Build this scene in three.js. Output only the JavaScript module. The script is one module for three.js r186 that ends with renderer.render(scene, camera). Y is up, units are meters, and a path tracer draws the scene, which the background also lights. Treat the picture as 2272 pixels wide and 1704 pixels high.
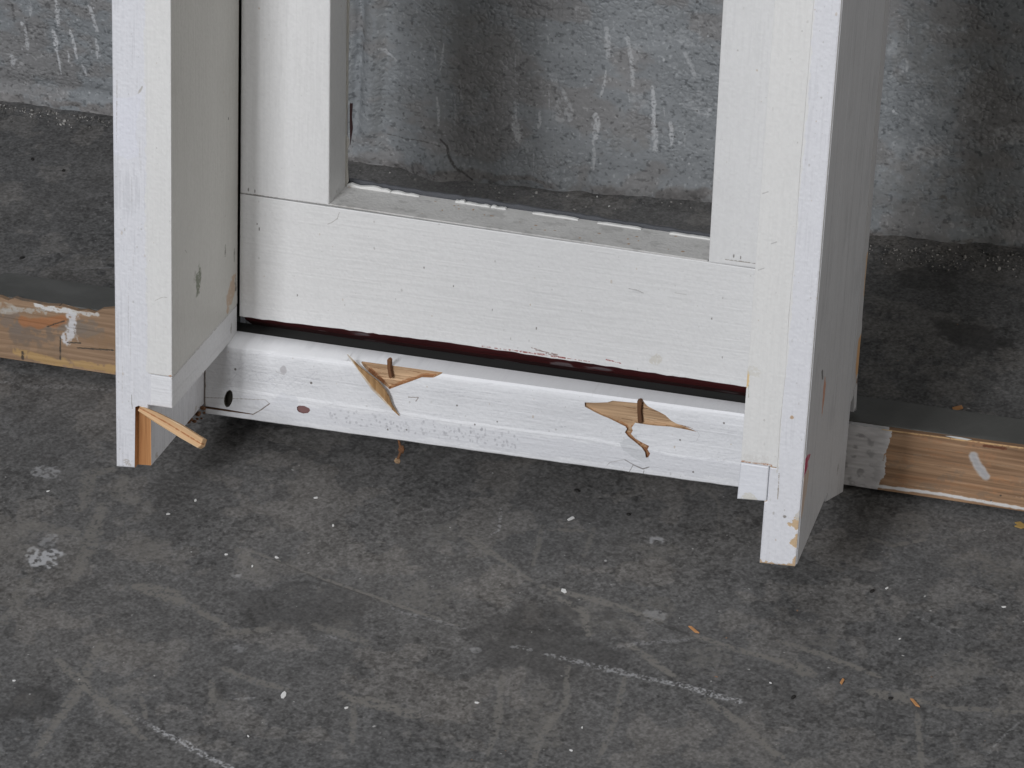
import * as THREE from 'three';
import { RectAreaLightUniformsLib } from 'three/addons/lights/RectAreaLightUniformsLib.js';
import { mergeGeometries, mergeVertices, toCreasedNormals } from 'three/addons/utils/BufferGeometryUtils.js';
import { Brush, Evaluator, SUBTRACTION } from 'three-bvh-csg';

// ---------------------------------------------------------------- camera, light, exposure
const scene = new THREE.Scene();
scene.background = new THREE.Color(0x000000);
const camera = new THREE.PerspectiveCamera(12.627, 4 / 3, 0.05, 60);
camera.position.set(0.9021, 1.6869, 2.0735);
camera.up.set(-0.142, 0.8258, -0.5458);
camera.lookAt(0.9021 - 0.2209, 1.6869 - 0.5639, 2.0735 - 0.7957);
const renderer = new THREE.WebGLRenderer({ antialias: true });
renderer.toneMapping = THREE.LinearToneMapping;
renderer.toneMappingExposure = 1.13;
renderer.shadowMap.enabled = true;
RectAreaLightUniformsLib.init();
function areaLight(color, intensity, w, h, from, to) {
  const l = new THREE.RectAreaLight(color, intensity, w, h);
  l.position.set(...from); l.lookAt(...to); scene.add(l); return l;
}
// high windows ahead of the frame, left of its centre line: a slit, a narrow one and a broad one
areaLight(0xfafbff, 36, 0.16, 1.2, [-0.06, 2.75, 4.1], [0.2, 0.1, -0.1]);
areaLight(0xfafbff, 74, 0.16, 1.2, [-0.44, 2.75, 4.1], [0.2, 0.1, -0.1]);
areaLight(0xfafbff, 36, 0.66, 1.2, [-0.86, 2.75, 4.1], [0.2, 0.1, -0.1]);
// soft fill added farther round to the left to lift the wall shadow
areaLight(0xfafbff, 0.35, 2.2, 1.9, [-2.4, 1.9, 3.6], [0.2, 0.1, -0.1]);
// long strip of roof light running front to back over the floor
areaLight(0xfafbff, 3.7, 0.5, 3.2, [0.15, 3.1, 1.3], [0.15, 0, 1.3001]);
// from the right: an unseen fill added for the shaded wall, then a side opening
areaLight(0xfffaf4, 0.4, 1.8, 1.8, [1.9, 1.9, 3.8], [0.3, 0.1, -0.1]);
areaLight(0xfffaf4, 3.9, 1.8, 1.8, [4.5, 1.8, 1.5], [0.3, 0.1, -0.1]);

// ---------------------------------------------------------------- noise
const clamp = (v, a = 0, b = 1) => Math.min(b, Math.max(a, v));
const smooth = (a, b, v) => { const t = clamp((v - a) / (b - a)); return t * t * (3 - 2 * t); };
const lerp = (a, b, t) => a + (b - a) * t;
function rng(seed) { let s = seed >>> 0; return () => { s = (s + 0x6D2B79F5) | 0; let t = Math.imul(s ^ (s >>> 15), 1 | s); t = (t + Math.imul(t ^ (t >>> 7), 61 | t)) ^ t; return ((t ^ (t >>> 14)) >>> 0) / 4294967296; }; }
const NT = new Float32Array(65536); { const r = rng(77); for (let i = 0; i < 65536; i++) NT[i] = r(); }
function noise(x, y, s = 0) {
  const xf = Math.floor(x), yf = Math.floor(y); let u = x - xf, v = y - yf;
  u = u * u * (3 - 2 * u); v = v * v * (3 - 2 * v);
  const h = (a, b) => { let n = (Math.imul(a, 374761393) + Math.imul(b, 668265263) + Math.imul(s, 974711)) | 0; n = Math.imul(n ^ (n >>> 13), 1274126177); n ^= n >>> 16; return NT[n & 65535]; };
  const a = h(xf, yf), b = h(xf + 1, yf), c = h(xf, yf + 1), d = h(xf + 1, yf + 1);
  return a + (b - a) * u + (c - a) * v + (a - b - c + d) * u * v;
}
function fbm(x, y, o = 4, s = 0) { let t = 0, a = .5, n = 0; for (let i = 0; i < o; i++) { t += a * noise(x, y, s + i * 7); n += a; a *= .5; x = x * 2.03 + 3.1; y = y * 2.03 + 1.7; } return t / n; }

function worley(x, y, s) { const xi = Math.floor(x), yi = Math.floor(y); let m = 9, m2 = 9; for (let j = -1; j <= 1; j++) for (let i = -1; i <= 1; i++) { let n = (Math.imul(xi + i, 374761393) + Math.imul(yi + j, 668265263) + Math.imul(s, 974711)) | 0; n = Math.imul(n ^ (n >>> 13), 1274126177); n ^= n >>> 16; const dx = xi + i + NT[n & 65535] - x, dy = yi + j + NT[(n >>> 7) & 65535] - y, d = dx * dx + dy * dy; if (d < m) { m2 = m; m = d; } else if (d < m2) m2 = d; } return [Math.sqrt(m), Math.sqrt(m2)]; }

// ---------------------------------------------------------------- painted sheets (surface matter only), in metres
class Sheet {
  constructor(x0, y0, w, h, ppm, base, seed = 1) {
    this.x0 = x0; this.y0 = y0; this.w = w; this.h = h; this.W = Math.max(8, Math.round(w * ppm)); this.H = Math.max(8, Math.round(h * ppm)); this.seed = seed;
    const n = this.W * this.H; this.c = new Float32Array(n * 3); this.b = new Float32Array(n);
    for (let j = 0, k = 0; j < this.H; j++) for (let i = 0; i < this.W; i++, k++) {
      const o = base(x0 + (i + .5) / this.W * w, y0 + (j + .5) / this.H * h);
      this.c[k * 3] = o[0]; this.c[k * 3 + 1] = o[1]; this.c[k * 3 + 2] = o[2]; this.b[k] = o[3] ?? .5;
    }
  }
  each(xa, xb, ya, yb, f) {
    const ia = Math.max(0, Math.floor((xa - this.x0) / this.w * this.W)), ib = Math.min(this.W - 1, Math.ceil((xb - this.x0) / this.w * this.W));
    const ja = Math.max(0, Math.floor((ya - this.y0) / this.h * this.H)), jb = Math.min(this.H - 1, Math.ceil((yb - this.y0) / this.h * this.H));
    for (let j = ja; j <= jb; j++) for (let i = ia; i <= ib; i++) {
      const x = this.x0 + (i + .5) / this.W * this.w, y = this.y0 + (j + .5) / this.h * this.h * (this.h / this.H);
      const r = f(x, this.y0 + (j + .5) / this.H * this.h); if (!r) continue;
      const k = j * this.W + i, a = clamp(r[0]); for (let q = 0; q < 3; q++) this.c[k * 3 + q] = lerp(this.c[k * 3 + q], r[1][q], a);
      this.b[k] += a * (r[2] || 0);
    }
  }
  blob(x, y, rx, ry, col, al = 1, rag = .35, freq = 300, grain = 0, bump = 0, rot = 0) {
    const R = Math.max(rx, ry) * 1.6, cs = Math.cos(rot), sn = Math.sin(rot);
    this.each(x - R, x + R, y - R, y + R, (px, py) => {
      const u = (cs * (px - x) + sn * (py - y)) / rx, v = (-sn * (px - x) + cs * (py - y)) / ry;
      const d = Math.hypot(u, v) + rag * 2 * (fbm(px * freq, py * freq, 3, this.seed + 5) - .5);
      let a = smooth(1, .75, d); if (a <= 0) return null;
      if (grain) a *= smooth(grain - .12, grain + .12, fbm(px * freq * 2.6, py * freq * 2.6, 3, this.seed + 9));
      return [a * al, col, bump];
    });
    return this;
  }
  line(pts, w, col, al = 1, rag = .3, freq = 400, grain = 0, bump = 0, taper = 0) {
    let xa = 1e9, xb = -1e9, ya = 1e9, yb = -1e9, L = 0; for (const p of pts) { xa = Math.min(xa, p[0]); xb = Math.max(xb, p[0]); ya = Math.min(ya, p[1]); yb = Math.max(yb, p[1]); }
    const seg = []; for (let i = 1; i < pts.length; i++) { const l = Math.hypot(pts[i][0] - pts[i - 1][0], pts[i][1] - pts[i - 1][1]); seg.push([...pts[i - 1], ...pts[i], l, L]); L += l; }
    this.each(xa - w, xb + w, ya - w, yb + w, (px, py) => {
      let best = 1e9, at = 0; for (const s of seg) { const t = clamp(((px - s[0]) * (s[2] - s[0]) + (py - s[1]) * (s[3] - s[1])) / (s[4] * s[4] + 1e-12)); const d = Math.hypot(px - s[0] - t * (s[2] - s[0]), py - s[1] - t * (s[3] - s[1])); if (d < best) { best = d; at = (s[5] + t * s[4]) / L; } }
      const ww = w * .5 * (taper ? Math.max(.12, 1 - taper * Math.abs(at * 2 - 1)) : 1);
      const d = best / ww + rag * 2 * (fbm(px * freq, py * freq, 3, this.seed + 3) - .5);
      let a = smooth(1.05, .55, d); if (a <= 0) return null;
      if (grain) a *= smooth(grain - .13, grain + .13, fbm(px * freq * 2.2, py * freq * 2.2, 3, this.seed + 8));
      return [a * al, col, bump];
    });
    return this;
  }
  poly(pts, col, al = 1, rag = .0006, freq = 500, bump = 0, colf) {
    let xa = 1e9, xb = -1e9, ya = 1e9, yb = -1e9; for (const p of pts) { xa = Math.min(xa, p[0]); xb = Math.max(xb, p[0]); ya = Math.min(ya, p[1]); yb = Math.max(yb, p[1]); }
    this.each(xa - .004, xb + .004, ya - .004, yb + .004, (px, py) => {
      const x = px + rag * 2 * (fbm(px * freq, py * freq, 3, this.seed + 1) - .5), y = py + rag * 2 * (fbm(px * freq + 9, py * freq, 3, this.seed + 2) - .5);
      let inn = false; for (let i = 0, j = pts.length - 1; i < pts.length; j = i++) if ((pts[i][1] > y) !== (pts[j][1] > y) && x < (pts[j][0] - pts[i][0]) * (y - pts[i][1]) / (pts[j][1] - pts[i][1]) + pts[i][0]) inn = !inn;
      return inn ? [al, colf ? colf(px, py) : col, bump] : null;
    });
    return this;
  }
  tex(mirror = true) {
    const n = this.W * this.H, A = new Uint8Array(n * 4), B = new Uint8Array(n * 4);
    for (let k = 0; k < n; k++) { for (let q = 0; q < 3; q++) A[k * 4 + q] = clamp(this.c[k * 3 + q], 0, 255); A[k * 4 + 3] = 255; const v = clamp(this.b[k]) * 255; B[k * 4] = B[k * 4 + 1] = B[k * 4 + 2] = v; B[k * 4 + 3] = 255; }
    const mk = (d, srgb) => { const t = new THREE.DataTexture(d, this.W, this.H, THREE.RGBAFormat); t.magFilter = t.minFilter = THREE.LinearFilter; t.wrapS = t.wrapT = mirror ? THREE.MirroredRepeatWrapping : THREE.RepeatWrapping; if (srgb) t.colorSpace = THREE.SRGBColorSpace; t.needsUpdate = true; return t; };
    return [mk(A, true), mk(B, false)];
  }
  mat(rough = .6, bumpScale = .0006, extra = {}) {
    const [m, b] = this.tex(); const M = new THREE.MeshStandardMaterial({ map: m, bumpMap: b, bumpScale, roughness: rough, ...extra }); M.userData.sheet = this; return M;
  }
}
// uv from metres: front faces (x,y), side faces (z,y), level faces (x,z); each in the sheet's own frame
function uvm(geo, sheet, mode) {
  const g = geo.index ? geo.toNonIndexed() : geo; if (!g.attributes.normal) g.computeVertexNormals();
  const p = g.attributes.position, n = p.count, uv = new Float32Array(n * 2), A = new THREE.Vector3(), B = new THREE.Vector3(), C = new THREE.Vector3();
  for (let i = 0; i < n; i += 3) {
    A.fromBufferAttribute(p, i); B.fromBufferAttribute(p, i + 1); C.fromBufferAttribute(p, i + 2);
    const N = B.clone().sub(A).cross(C.clone().sub(A)); const ax = Math.abs(N.x), ay = Math.abs(N.y), az = Math.abs(N.z);
    let m = mode || (az >= ax && az >= ay ? 'f' : ax >= ay ? 's' : 't');
    for (let k = 0; k < 3; k++) { const x = p.getX(i + k), y = p.getY(i + k), z = p.getZ(i + k); const a = m === 's' ? z : x, b = m === 't' ? z : y; uv[(i + k) * 2] = (a - sheet.x0) / sheet.w; uv[(i + k) * 2 + 1] = (b - sheet.y0) / sheet.h; }
  }
  g.setAttribute('uv', new THREE.BufferAttribute(uv, 2)); return g;
}
// prism of an (x,y) outline between two depths, with small rounded arrises
function prism(pts, z0, z1, bev = .0012, holes) {
  const s = new THREE.Shape(pts.map(p => new THREE.Vector2(p[0], p[1])));
  if (holes) for (const h of holes) s.holes.push(new THREE.Path(h.map(p => new THREE.Vector2(p[0], p[1]))));
  const lo = Math.min(z0, z1), d = Math.abs(z1 - z0);
  const g = new THREE.ExtrudeGeometry(s, bev ? { depth: d - 2 * bev, bevelEnabled: true, bevelThickness: bev, bevelSize: bev, bevelOffset: -bev, bevelSegments: 2, curveSegments: 4 } : { depth: d, bevelEnabled: false });
  g.translate(0, 0, lo + (bev || 0)); g.clearGroups(); return g;
}
const rect = (x0, x1, y0, y1) => [[x0, y0], [x1, y0], [x1, y1], [x0, y1]];
// prism of a (z,y) outline between two x positions
function prismX(zy, x0, x1, bev = .001) { const g = prism(zy.map(p => [-p[0], p[1]]).reverse(), x0, x1, bev); g.rotateY(Math.PI / 2); return g; }
const box = (x0, x1, y0, y1, z0, z1, bev = .001) => prism(rect(x0, x1, y0, y1), z0, z1, bev);
function mesh(name, geo, mat, parent) {
  const m = new THREE.Mesh(geo, mat); m.name = name; m.castShadow = m.receiveShadow = true; parent.add(m); return m;
}
const groupOf = (name, parent) => { const g = new THREE.Group(); g.name = name; parent.add(g); return g; };
const names = {}; const numbered = n => { const k = names[n] = (names[n] ?? -1) + 1; return k ? n + '_' + String(k).padStart(3, '0') : n; };
function tag(o, label, category, group) { o.userData = { ...o.userData, label, category }; if (group) o.userData.group = group; return o; }
const D={"FL":[["b",5,0.5,[[0.1015,-0.0233],[0.1687,-0.0029],[0.252,0.0185],[0.2886,0.0271]]],["d",2.2,0.5,[[0.1212,-0.0173],[0.1695,-0.0006],[0.2195,0.0117]]],["w",4,0.35,[[0.2292,0.0183],[0.2419,0.0226],[0.2673,0.0251],[0.2989,0.0304]]],["b",11,0.5,[[0.0009,0.1471],[0.0356,0.1728],[0.0818,0.2061],[0.0976,0.2187]]],["b",11,0.45,[[0.0249,0.1201],[0.0294,0.1716],[0.027,0.2233],[0.0254,0.2569]]],["w",7,0.75,[[0.0997,0.2042],[0.1254,0.2141],[0.1518,0.2265],[0.1725,0.2336]]],["w",5,0.35,[[0.0732,0.1929],[0.0862,0.1979],[0.1126,0.2092]]],["b",20,0.55,[[0.0289,0.043],[0.0499,0.0468],[0.0694,0.0525]]],["b",9,0.5,[[0.0694,0.0525],[0.1132,0.073]]],["b",10,0.45,[[0.1178,0.0808],[0.1331,0.0753],[0.1462,0.0689]]],["b",8,0.45,[[0.1289,0.1237],[0.1563,0.1325],[0.1837,0.1363]]],["b",9,0.4,[[0.1245,0.1409],[0.1337,0.1643]]],["d",8,0.4,[[0.1305,0.1364],[0.1361,0.1579]]],["w",3,0.4,[[0.1479,0.1571],[0.1626,0.151]]],["b",13,0.5,[[0.2266,0.1314],[0.2572,0.1347],[0.2883,0.1407]]],["b",7,0.4,[[0.236,0.1318],[0.2517,0.1865]]],["b",8,0.4,[[0.3385,0.079],[0.3503,0.1385],[0.353,0.1709]]],["b",18,0.45,[[-0.0384,-0.0518],[-0.0314,-0.0175],[-0.0236,0.0442]]],["b",14,0.35,[[-0.094,-0.0077],[-0.0715,-0.0119],[-0.0449,-0.0107]]],["b",16,0.35,[[-0.0607,0.0602],[-0.0573,0.0933],[-0.0577,0.1117]]],["b",7,0.45,[[0.2625,-0.0846],[0.2834,-0.0724],[0.3085,-0.0583]]],["b",14,0.35,[[0.0902,-0.0219],[0.1158,0.0015]]],["b",12,0.4,[[0.1799,0.0555],[0.2245,0.0648]]],["w",5,0.3,[[0.1887,0.0652],[0.2003,0.0658]]],["b",5,0.4,[[0.0789,0.173],[0.0909,0.1953]]],["w",3,0.5,[[0.2798,-0.1315],[0.2863,-0.1005],[0.2816,-0.0928]]],["b",9,0.6,[[0.3391,-0.0382],[0.4059,-0.0279],[0.4403,-0.0172]]],["d",5,0.5,[[0.4242,-0.022],[0.4448,-0.0138],[0.4724,-0.0061]]],["b",7,0.6,[[0.4683,-0.008],[0.5034,0.0007],[0.5449,0.0074]]],["b",16,0.5,[[0.5449,0.0074],[0.5666,0.0163]]],["w",6,0.5,[[0.336,0.0415],[0.3511,0.042]]],["w",7,0.6,[[0.3647,0.0444],[0.3931,0.0472],[0.4309,0.0519],[0.4679,0.0543]]],["w",9,0.75,[[0.4679,0.0543],[0.4959,0.0579],[0.5204,0.0629]]],["b",8,0.55,[[0.5343,-0.0178],[0.5783,-0.0072],[0.6187,0.0061]]],["b",9,0.55,[[0.424,0.0155],[0.4483,0.0327],[0.4683,0.0479]]],["b",9,0.6,[[0.4977,0.066],[0.5295,0.0886],[0.5513,0.1079],[0.5722,0.1242]]],["b",16,0.5,[[0.6169,0.0261],[0.6511,0.0286]]],["b",7,0.5,[[0.649,0.0263],[0.6778,0.0295],[0.731,0.0204]]],["b",7,0.45,[[0.653,0.0394],[0.6606,0.0737],[0.6675,0.1019]]],["b",8,0.45,[[0.3841,0.0554],[0.3937,0.0961],[0.3856,0.1376],[0.3868,0.1756]]],["w",3,0.35,[[0.7294,0.0334],[0.7187,0.0556],[0.7115,0.0768]]],["b",9,0.5,[[0.3467,-0.0309],[0.3792,-0.0148],[0.3898,0.0125]]],["b",6,0.35,[[0.3187,-0.1155],[0.325,-0.0626]]],["b",6,0.35,[[0.3604,-0.1231],[0.3614,-0.0848]]],["b",7,0.4,[[0.584,-0.1653],[0.5998,-0.1615],[0.6219,-0.1753]]],["b",6,0.35,[[0.3253,-0.1123],[0.353,-0.1179]]],["w",5,0.35,[[0.4128,0.0229],[0.4341,0.0114],[0.4662,-0.0009]]],["w",4,0.35,[[0.6314,-0.0763],[0.6493,-0.0674],[0.6726,-0.0585]]],["b",6,0.4,[[0.4299,0.055],[0.4345,0.1108],[0.4337,0.1579]]],["w",7,0.3,[[-0.1881,-0.1988],[-0.1579,-0.1989],[-0.1239,-0.2078],[-0.0876,-0.2108]]],["b",16,0.4,[[-0.0477,-0.1009],[-0.0631,-0.092],[-0.0528,-0.0428]]],["b",14,0.35,[[-0.0352,-0.0945],[-0.0307,-0.0673],[-0.0041,-0.0648]]],["b",5,0.4,[[0.2684,-0.0876],[0.3297,-0.0419]]]],"FB":[["w",15,17,0.85,-0.0589,0.0276],["w",9,12,0.4,-0.0618,0.0066],["w",12,12,0.5,-0.0999,-0.0824],["b",20,18,0.45,0.0192,-0.0049],["b",28,24,0.45,0.2523,0.0],["b",24,30,0.35,-0.0905,0.0109],["b",14,12,0.4,0.0633,0.1713],["w",5,4,0.4,0.0989,0.0091],["w",8,7,0.35,0.1314,0.0981],["b",16,18,0.35,0.2472,-0.0838],["w",6,5,0.4,0.3108,0.0526],["b",12,12,0.4,0.1349,0.1625],["b",22,22,0.45,0.4295,-0.031],["w",10,9,0.35,0.4347,-0.0248],["w",9,7,0.6,0.4126,-0.119],["b",22,14,0.4,0.4158,-0.1054],["b",26,24,0.4,0.3808,0.1332],["b",30,20,0.4,0.3919,-0.009],["b",20,26,0.4,0.6097,-0.1915],["b",26,18,0.35,0.6593,-0.1532],["b",24,24,0.35,0.6893,-0.1516],["b",24,22,0.4,0.6767,-0.0213],["b",14,12,0.4,0.5698,-0.0227],["b",12,16,0.4,0.372,0.0932],["b",18,20,0.4,0.4874,0.0196],["d",60,50,0.35,0.3617,0.0259],["d",26,22,0.4,0.0009,0.2048],["d",50,40,0.25,0.1621,0.0359],["d",36,26,0.55,0.61,-0.4802],["d",30,22,0.4,0.5564,-0.5611]],"FLAKE":[[0.0184,-0.0534],[0.1543,-0.0725],[0.1832,0.1433],[0.108,-0.0043],[0.0828,-0.0136],[0.1232,-0.02],[-0.0222,0.1793],[0.234,0.1459],[0.1728,0.1962],[0.3283,0.1147],[0.1289,-0.1054],[0.3391,-0.1306],[0.3577,-0.0359],[0.4114,0.1506],[0.6974,-0.1036],[0.6252,-0.0431],[0.5392,0.0351],[0.4129,0.1229],[0.6043,-0.1044],[0.0192,-0.0534],[0.0341,-0.0771],[-0.0882,-0.0582],[0.2623,-0.6378],[0.2065,-0.6431],[0.2369,-0.6261],[0.2519,-0.6121]],"CHIP":[[0.468,-0.0133],[0.5916,0.0199],[0.6498,0.0312],[0.6177,-0.366]],"LEAF":[0.6941,-0.2135],"DARK":[[0.3831,-0.1476],[0.5594,0.0478],[0.5936,-0.097],[0.631,0.0304],[-0.3009,-0.5575],[-0.2445,-0.3902],[-0.2645,-0.545],[0.3343,-0.1688]],"WD":[[[-0.3,0.1276],[-0.3008,0.0994],5,0.6],[[-0.2654,0.1252],[-0.2619,0.0976],6,0.6],[[-0.3073,0.0923],[-0.3069,0.0684],6,0.8],[[-0.3069,0.0684],[-0.3063,0.0398],3,0.6],[[-0.2895,0.0947],[-0.2866,0.0605],4,0.7],[[-0.2951,0.0691],[-0.2957,0.0574],3,0.6],[[-0.337,0.0874],[-0.3375,0.0642],5,0.5],[[-0.2644,0.0867],[-0.2653,0.0652],4,0.6],[[-0.2828,0.0556],[-0.2796,0.0435],4,0.5],[[-0.3553,0.0546],[-0.3563,0.0436],7,0.5],[[-0.3269,0.124],[-0.3286,0.1062],4,0.4],[[-0.3396,0.0959],[-0.339,0.0934],5,0.7],[[0.0849,0.1326],[0.0817,0.1046],2.5,0.5],[[0.0791,0.0781],[0.081,0.0502],3.5,0.5],[[0.1009,0.0986],[0.1022,0.0796],2,0.4],[[0.154,0.087],[0.1558,0.0698],3,0.6],[[0.155,0.0697],[0.1588,0.0474],10,0.5],[[0.2396,0.1689],[0.2414,0.1387],7,0.45],[[0.2399,0.1249],[0.2355,0.0985],3,0.5],[[0.2603,0.1616],[0.2655,0.1131],6,0.45],[[0.2317,0.079],[0.2319,0.0563],9,0.55],[[0.2296,0.0525],[0.2305,0.0226],4,0.5],[[0.2835,0.1139],[0.2856,0.0763],5,0.6],[[0.2856,0.0763],[0.2876,0.047],7,0.5],[[0.1786,0.0766],[0.1778,0.0607],4,0.5],[[0.3015,0.0786],[0.3027,0.0544],5,0.45],[[0.0238,0.1217],[0.0385,0.109],4,0.5],[[0.0959,0.084],[0.0969,0.0526],3,0.3],[[0.083,0.1529],[0.0552,0.1746],1.5,0.2],[[0.5161,0.175],[0.5168,0.1635],3,0.45],[[0.5153,0.2144],[0.516,0.1899],2,0.3],[[0.3137,0.1538],[0.3233,0.1297],6,0.35],[[0.3014,0.0786],[0.3026,0.0561],5,0.4]],"WBL":[[0.1998,0.0848,15,20,0.6,"w"],[0.1935,0.1116,10,8,0.35,"w"],[0.2227,0.1717,6,5,0.5,"w"],[0.172,0.1767,16,8,0.3,"w"],[0.2726,0.0986,16,12,0.35,"w"],[0.1651,0.0413,12,10,0.35,"w"],[0.1179,0.0714,24,22,0.25,"w"],[0.2674,0.1474,10,16,0.35,"w"],[-0.0027,0.0453,12,18,0.2,"w"],[0.539,0.2094,26,8,0.4,"w"],[0.5257,0.1614,30,18,0.35,"w"],[0.561,0.1613,16,22,0.3,"w"],[0.5408,0.1317,26,16,0.35,"w"],[0.5808,0.1492,20,40,0.35,"w"],[0.5299,0.115,10,9,0.35,"w"],[0.5229,0.0833,30,22,0.3,"w"],[0.5437,0.0847,26,20,0.35,"w"],[0.594,0.1074,40,22,0.25,"w"],[0.571,0.0301,12,9,0.5,"w"],[0.5123,0.0577,20,16,0.25,"w"],[0.6075,0.1646,9,6,0.6,"w"],[0.6171,0.1124,22,16,0.5,"w"],[0.5054,0.1835,14,14,0.35,"w"],[0.5649,0.2129,7,7,0.4,"w"],[0.3301,0.1034,22,18,0.3,"w"],[0.3164,0.1693,22,16,0.3,"w"],[0.3334,0.0935,14,6,0.5,"w"],[0.1186,0.1269,50,60,0.35,"g"],[0.0798,0.1525,60,40,0.3,"g"],[0.2561,0.0546,40,16,0.5,"g"],[0.0621,0.0652,50,30,0.25,"g"],[0.0135,0.1487,8,30,0.4,"g"],[0.5537,0.1835,80,70,0.5,"g"],[0.5474,0.0474,90,50,0.45,"g"],[0.5584,0.0403,7,8,0.6,"d"]],"RIB":[[-0.0053,0.1666],[0.0057,0.1681],[0.021,0.1701],[0.0077,0.0287],[0.0189,0.0303],[0.0901,0.0308],[0.0943,0.0191],[0.1162,0.0026]],"WOUND_R":[[0.3484,0.0511],[0.3577,0.0523],[0.367,0.0542],[0.3709,0.0561],[0.3815,0.0566],[0.3908,0.0571],[0.3947,0.0598],[0.3995,0.0561],[0.4043,0.0542],[0.4097,0.0524],[0.4145,0.0503],[0.4193,0.0464],[0.4234,0.0445],[0.4315,0.0426],[0.441,0.0398],[0.429,0.0405],[0.4183,0.0408],[0.4064,0.0397],[0.3985,0.0395],[0.3904,0.0396],[0.3877,0.0349],[0.3888,0.0325],[0.3875,0.0294],[0.3912,0.0257],[0.3967,0.0233],[0.4028,0.0211],[0.4017,0.018],[0.4042,0.0148],[0.4027,0.0113],[0.4009,0.0108],[0.3998,0.0155],[0.3969,0.0187],[0.3907,0.0231],[0.3858,0.0263],[0.3824,0.03],[0.384,0.0332],[0.3827,0.0351],[0.3759,0.0376],[0.369,0.0401],[0.3622,0.0419],[0.3568,0.0439],[0.3487,0.0473]],"WOUND_L":[[0.1551,0.0598],[0.1675,0.0588],[0.182,0.0593],[0.1964,0.0583],[0.217,0.0575],[0.2297,0.0573],[0.2226,0.0533],[0.2131,0.0522],[0.205,0.0476],[0.1955,0.0425],[0.186,0.0371],[0.1789,0.0425],[0.1705,0.0484],[0.1621,0.0551]],"SLIVER":[[0.1505,0.0638],[0.1551,0.0598],[0.1635,0.0553],[0.1789,0.0454],[0.1846,0.0383],[0.1875,0.0329],[0.1897,0.026],[0.1958,0.016],[0.1891,0.023],[0.1735,0.0387],[0.1608,0.0535]],"STAPLE_L":[[0.185,0.063],[0.1864,0.048]],"STAPLE_R":[[0.393,0.0594],[0.394,0.0413]],"KNOT":[[0.0485,0.0071],[0.1129,0.007],[0.0891,0.0425],[0.0542,0.0343],[0.1194,0.0323]],"CRACK":[[0.0276,-0.0036],[0.0468,-0.0035],[0.0701,-0.0035],[0.0764,0.0012],[0.0841,0.0083],[0.0806,0.0111],[0.0503,0.0078],[0.0276,0.005]],"RIDGE":[[0.0502,0.0163],[0.096,0.0161],[0.1379,0.0169],[0.2342,0.0169],[0.3566,0.0192],[0.4253,0.016],[0.4766,0.0172]],"HANG":[[0.1925,-0.0079,-0.135],[0.1959,-0.018,-0.135],[0.1938,-0.0265,-0.135]],"JL":[[0.0225,0.3148],[0.0265,0.3189],[0.0184,0.2998],[0.0483,0.0129]],"JR":[[0.5361,0.1256],[0.5004,0.1522],[0.5,0.0839],[0.5101,0.0845],[0.5224,0.0843],[0.5286,0.0753],[0.5304,0.0577],[0.537,0.0431],[0.5441,0.0376],[0.5452,0.0219],[0.5453,0.0072],[0.5199,0.0017],[0.5446,0.0025],[0.5354,0.0009]],"RAIL":[[0.3801,0.1415],[0.3817,0.1312],[0.4208,0.1456],[0.412,0.1454],[0.399,0.0849],[0.3607,0.0758],[0.3197,0.0746],[0.3048,0.0743],[0.0654,0.1536],[0.1327,0.1749],[0.1238,0.1658],[0.1908,0.0928],[0.2278,0.1221]],"HT":[[-0.1944,0.0213],[-0.1899,0.02],[-0.1869,0.0193],[-0.1809,0.0225],[-0.1749,0.0211],[-0.1696,0.0211],[-0.1606,0.0206],[-0.1524,0.0199],[-0.1457,0.0205],[-0.1389,0.0215],[-0.13,0.0202],[-0.1226,0.019],[-0.1151,0.0205],[-0.1077,0.0193],[-0.1009,0.0238],[-0.0905,0.0276]],"HLM":{"white":[[-0.1614,0.0193],[-0.1525,0.0176],[-0.142,0.0176],[-0.1308,0.0182],[-0.1271,0.0153]],"white2":[[-0.1271,0.0145],[-0.1288,0.0043],[-0.1304,-0.0036],[-0.1349,-0.0081]],"white3":[[-0.127,0.0183],[-0.1121,0.0179],[-0.1047,0.0186]],"grey":[[-0.1917,0.0086],[-0.1826,0.0123],[-0.163,0.0137],[-0.154,0.0135]],"red":[[-0.1723,0.0008],[-0.1573,0.0023],[-0.1361,0.0093]],"black1":[[-0.1394,-0.008],[-0.1398,-0.0289]],"black2":[[-0.1238,-0.0156],[-0.0909,-0.0129]],"black3":[[-0.1328,-0.012],[-0.1208,-0.0106]],"black4":[[-0.1513,0.0002],[-0.1422,0.0046],[-0.1354,0.0079]],"tan":[[-0.1805,-0.0282],[-0.1602,-0.0305],[-0.1436,-0.0318],[-0.1203,-0.0305],[-0.0911,-0.0306]],"notch":[[-0.1748,-0.0273],[-0.1746,-0.0335]]},"HRM":{"edge":[[0.5809,0.0194],[0.5793,0.006],[0.5767,-0.0107],[0.5794,-0.0029],[0.5788,-0.0193],[0.5744,-0.0319]],"grey":[[0.65,0.0071],[0.6548,-0.0023],[0.6621,-0.0092]],"dark":[[0.6583,0.0173],[0.6754,0.0179]],"white_bottom":[[0.5745,-0.0326],[0.6268,-0.0314],[0.6953,-0.0333]],"whitetop":[[0.6274,0.0218],[0.6461,0.0204]]}};

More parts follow.
